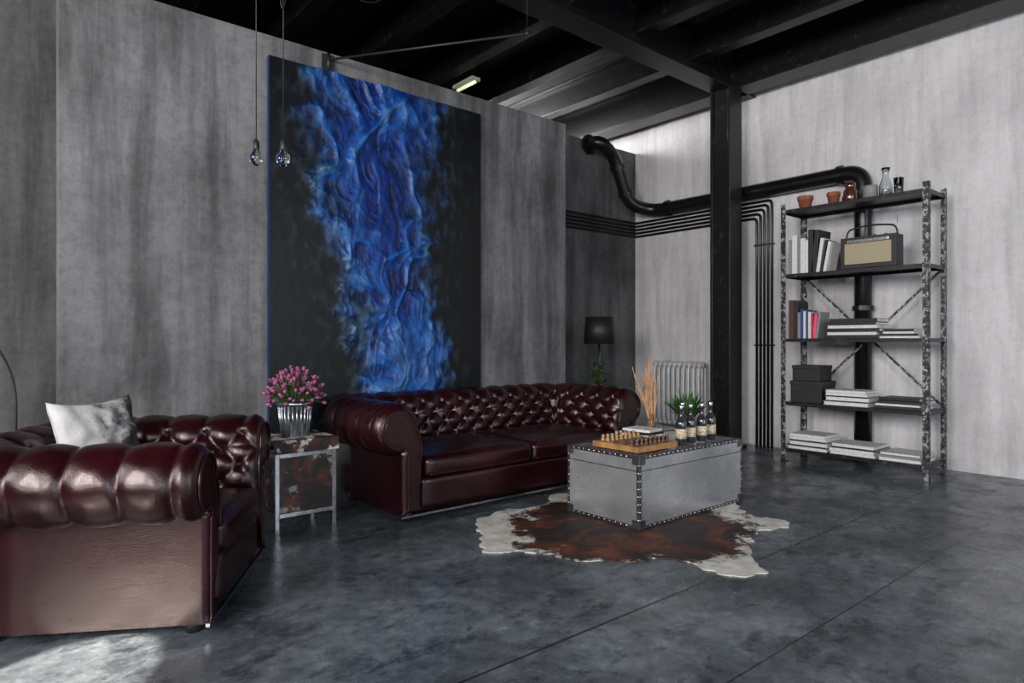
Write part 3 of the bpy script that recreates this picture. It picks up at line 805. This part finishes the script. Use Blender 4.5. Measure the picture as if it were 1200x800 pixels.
pages('book_pile.004',3.16,levels[0],.40,.38,[(.03,M_white,1,(0,0)),(.015,M_blackb,1,(0,.01)),(.035,M_white,.97,(0,-.01)),(.015,M_blackb,.94,(0,0)),(.03,M_white,.94,(0,0)),(.03,M_white,.9,(0,.01))])
pages('book_pile.005',2.72,levels[0],.42,.38,[(.03,M_white,1,(0,0)),(.03,M_white,1,(0,.01)),(.015,M_blackb,.97,(0,-.01)),(.03,M_white,.94,(0,0))])
pages('book_pile.006',2.30,levels[0],.36,.38,[(.03,M_white,1,(0,0)),(.025,M_greyb,1,(0,.01)),(.02,M_white,.95,(0,0))])
a=Acc(); a.bb(6.6,6.92,3.02,3.34,levels[1]+E,levels[1]+.22,M_blackb); a.bb(6.595,6.925,3.015,3.345,levels[1]+.18,levels[1]+.224,M_blackb)
a.bb(6.62,6.9,3.05,3.33,levels[1]+.226,levels[1]+.38,M_blackb); a.bb(6.615,6.905,3.045,3.335,levels[1]+.35,levels[1]+.384,M_blackb)
a.build('storage_boxes',.003)
a=Acc(); z=levels[3]+E; ry0,ry1=2.34,2.84
a.bb(6.62,6.80,ry0,ry1,z+.01,z+.31,M_blackb); a.bb(6.612,6.622,ry0+.04,ry1-.04,z+.05,z+.25,M_cream)
for yy in (ry0+.05,ry1-.05): a.bb(6.64,6.78,yy-.02,yy+.02,z,z+.012,M_blackb)
a.bb(6.608,6.613,ry0+.06,ry1-.06,z+.255,z+.285,M_steel)
hp=fillet([(6.71,ry0+.015,z+.29),(6.71,ry0+.03,z+.40),(6.71,(ry0+ry1)/2,z+.43),(6.71,ry1-.03,z+.40),(6.71,ry1-.015,z+.29)],.1,6); a.tube(hp,.009,M_blackb,8)
for k in range(3): a.lathe([(.018,0),(.016,.02)],(6.71,ry0+.12+.1*k,z+.31),M_chrome,12)
a.tube([(6.77,ry0+.05,z+.31),(6.77,ry0+.04,z+.50)],.003,M_chrome,6)
a.build('portable_radio',.012)
zt=levels[4]+E
def obj1(name,prof,loc,mat,seg=24):
    a=Acc(); a.lathe(prof,loc,mat,seg); return a.build(name)
potp=lambda r,h:[(r*.68,0),(r*.9,h*.72),(r,h*.73),(r*1.02,h),(r*.92,h),(r*.85,h*.8),(.001,h*.78)]
obj1('terracotta_pot',potp(.078,.15),(6.76,3.26,zt),M_terra)
obj1('terracotta_pot.001',potp(.065,.14),(6.76,2.97,zt),M_terra)
obj1('brown_jar',[(.05,0),(.062,.02),(.062,.12),(.045,.15),(.05,.17),(.05,.2),(.001,.2)],(6.74,2.80,zt),M_amber)
obj1('brown_jar.001',[(.045,0),(.055,.02),(.055,.10),(.04,.125),(.045,.14),(.001,.15)],(6.88,2.88,zt),M_amber)
obj1('grey_canister',[(.065,0),(.065,.13),(.06,.14),(.001,.14)],(6.74,2.61,zt),M_greyb)
obj1('glass_carafe',[(.05,0),(.058,.01),(.058,.12),(.028,.2),(.026,.24),(.04,.29),(.037,.29),(.023,.24),(.025,.2),(.054,.12),(.054,.014),(.001,.012)],(6.76,2.48,zt),M_glass)
obj1('drinking_glass',[(.035,0),(.045,.17),(.042,.17),(.033,.012),(.001,.01)],(6.74,2.36,zt),M_glass)

# ---------------------------------------------------------------- hanging bits
def pendant(name,x,y,z):
    a=Acc(); a.tube([(x,y,z+.09),(x,y,ZC)],.0035,M_black,6)
    a.lathe([(.018,.055),(.02,.06),(.02,.11),(.008,.125)],(x,y,z),M_black,14)
    a.lathe([(.001,-.05),(.02,-.045),(.04,-.02),(.045,.0),(.04,.022),(.022,.045),(.016,.06)],(x,y,z),M_glass,20)
    a.tube([(x-.01,y,z+.05),(x-.014,y,z),(x,y,z+.015),(x+.014,y,z),(x+.01,y,z+.05)],.0012,M_stud,4)
    a.lathe([(.04,0),(.04,.02)],(x,y,ZC-.022),M_black,16); a.build(name)
pendant('pendant_bulb',1.47,4.38,2.46); pendant('pendant_bulb.001',1.56,4.14,2.42)
a=Acc()
a.bb(2.24,2.34,YP-.025,YP-.001,3.47,3.61,M_black)
a.tube([(2.29,YP-.02,3.57),(3.27,3.72,3.59)],.010,M_black,8)
a.tube([(2.29,YP-.02,3.62),(2.29,YP-.02,3.49)],.016,M_black,8)
a.sphere((3.27,3.72,3.59),.02,M_black)
a.tube([(3.27,3.72,3.59),(3.27,3.72,ZC-.001)],.002,M_black,5)
a.build('wall_boom_arm')
a=Acc()
a.tube(fillet([(1.30,4.1,ZC-.001),(1.55,4.13,3.36),(1.95,4.2,ZC-.001)],.03,4),.004,M_black,6)
a.tube(fillet([(1.9,4.3,ZC-.001),(2.0,4.35,3.75),(2.35,4.3,3.7),(2.6,4.2,ZC-.001)],.25,10),.003,M_black,6)
a.build('hanging_cable')
a=Acc(); P=[]
for i in range(20):
    t=i/19; an=t*pi/2; P.append((.22-(1-math.cos(an))*.9, 4.66-(1-math.cos(an))*.3, .9+math.sin(an)*.75))
a.tube([(.22,4.66,.03)]+P,.006,M_black,8); a.lathe([(.14,0),(.14,.025),(.02,.035)],(.22,4.66,0),M_black,24)
a.lathe([(.14,-.05),(.04,.07),(.02,.09)],(P[-1][0],P[-1][1],P[-1][2]-.04),M_black,24)
a.build('arc_floor_lamp')
a=Acc(); a.bb(4.55,4.67,6.15,6.55,4.33,4.37,M_whitepaint); a.tube([(4.61,6.17,4.315),(4.61,6.53,4.315)],.018,M_tube,8)
for y in (6.2,6.5): a.tube([(4.61,y,4.37),(4.61,y,ZC-.001)],.006,M_black,5)
a.build('fluorescent_fixture')

# ---------------------------------------------------------------- lights
def area(name,loc,aim,sx,sy,e,col):
    l=bpy.data.lights.new(name,'AREA'); l.shape='RECTANGLE'; l.size=sx; l.size_y=sy; l.energy=e; l.color=col
    o=bpy.data.objects.new(name,l); bpy.context.collection.objects.link(o); o.location=loc
    o.rotation_euler=(Vector(aim)-Vector(loc)).to_track_quat('-Z','Y').to_euler(); return o
area('daylight_left_1',(-4.3,-3.0,2.95),(7,-1.0,2.0),1.9,2.0,560,(1,.97,.95))
area('daylight_left_2',(-4.3,.7,2.95),(7,1.2,2.0),1.9,2.0,560,(1,.97,.95))
area('daylight_left_3',(-4.3,4.2,2.95),(7,3.0,2.0),2.0,2.0,160,(1,.97,.95))
area('daylight_front_1',(-.7,-5.35,2.3),(0,6,1.8),1.8,3.0,190,(.82,.91,1))
area('daylight_front_2',(4.2,-5.35,2.3),(3.5,6,1.8),1.8,3.0,190,(.82,.91,1))
area('skylight_rear',(5.6,7.6,4.2),(7.3,6.6,4.0),1.2,.6,110,(1,1,1))
sp=bpy.data.lights.new('sunbeam','SPOT'); sp.energy=15000; sp.color=(1,.90,.76); sp.spot_size=math.radians(6.0); sp.spot_blend=.12; sp.shadow_soft_size=.02
so=bpy.data.objects.new('sunbeam',sp); bpy.context.collection.objects.link(so); so.location=(-3.9,-.6,3.7)
so.rotation_euler=(Vector((.10,2.76,0))-so.location).to_track_quat('-Z','Y').to_euler()
w_=bpy.data.worlds.new('World'); S.world=w_; w_.use_nodes=True
w_.node_tree.nodes['Background'].inputs[0].default_value=(.55,.65,.8,1); w_.node_tree.nodes['Background'].inputs[1].default_value=.4

cam=bpy.data.cameras.new('Camera'); co=bpy.data.objects.new('Camera',cam); bpy.context.collection.objects.link(co)
co.location=(0,0,1.25); co.rotation_euler=(pi/2,0,math.radians(-40)); cam.sensor_width=36; cam.lens=36*763/1200; cam.clip_start=.05
S.camera=co
S.view_settings.view_transform='Standard'; S.view_settings.look='None'
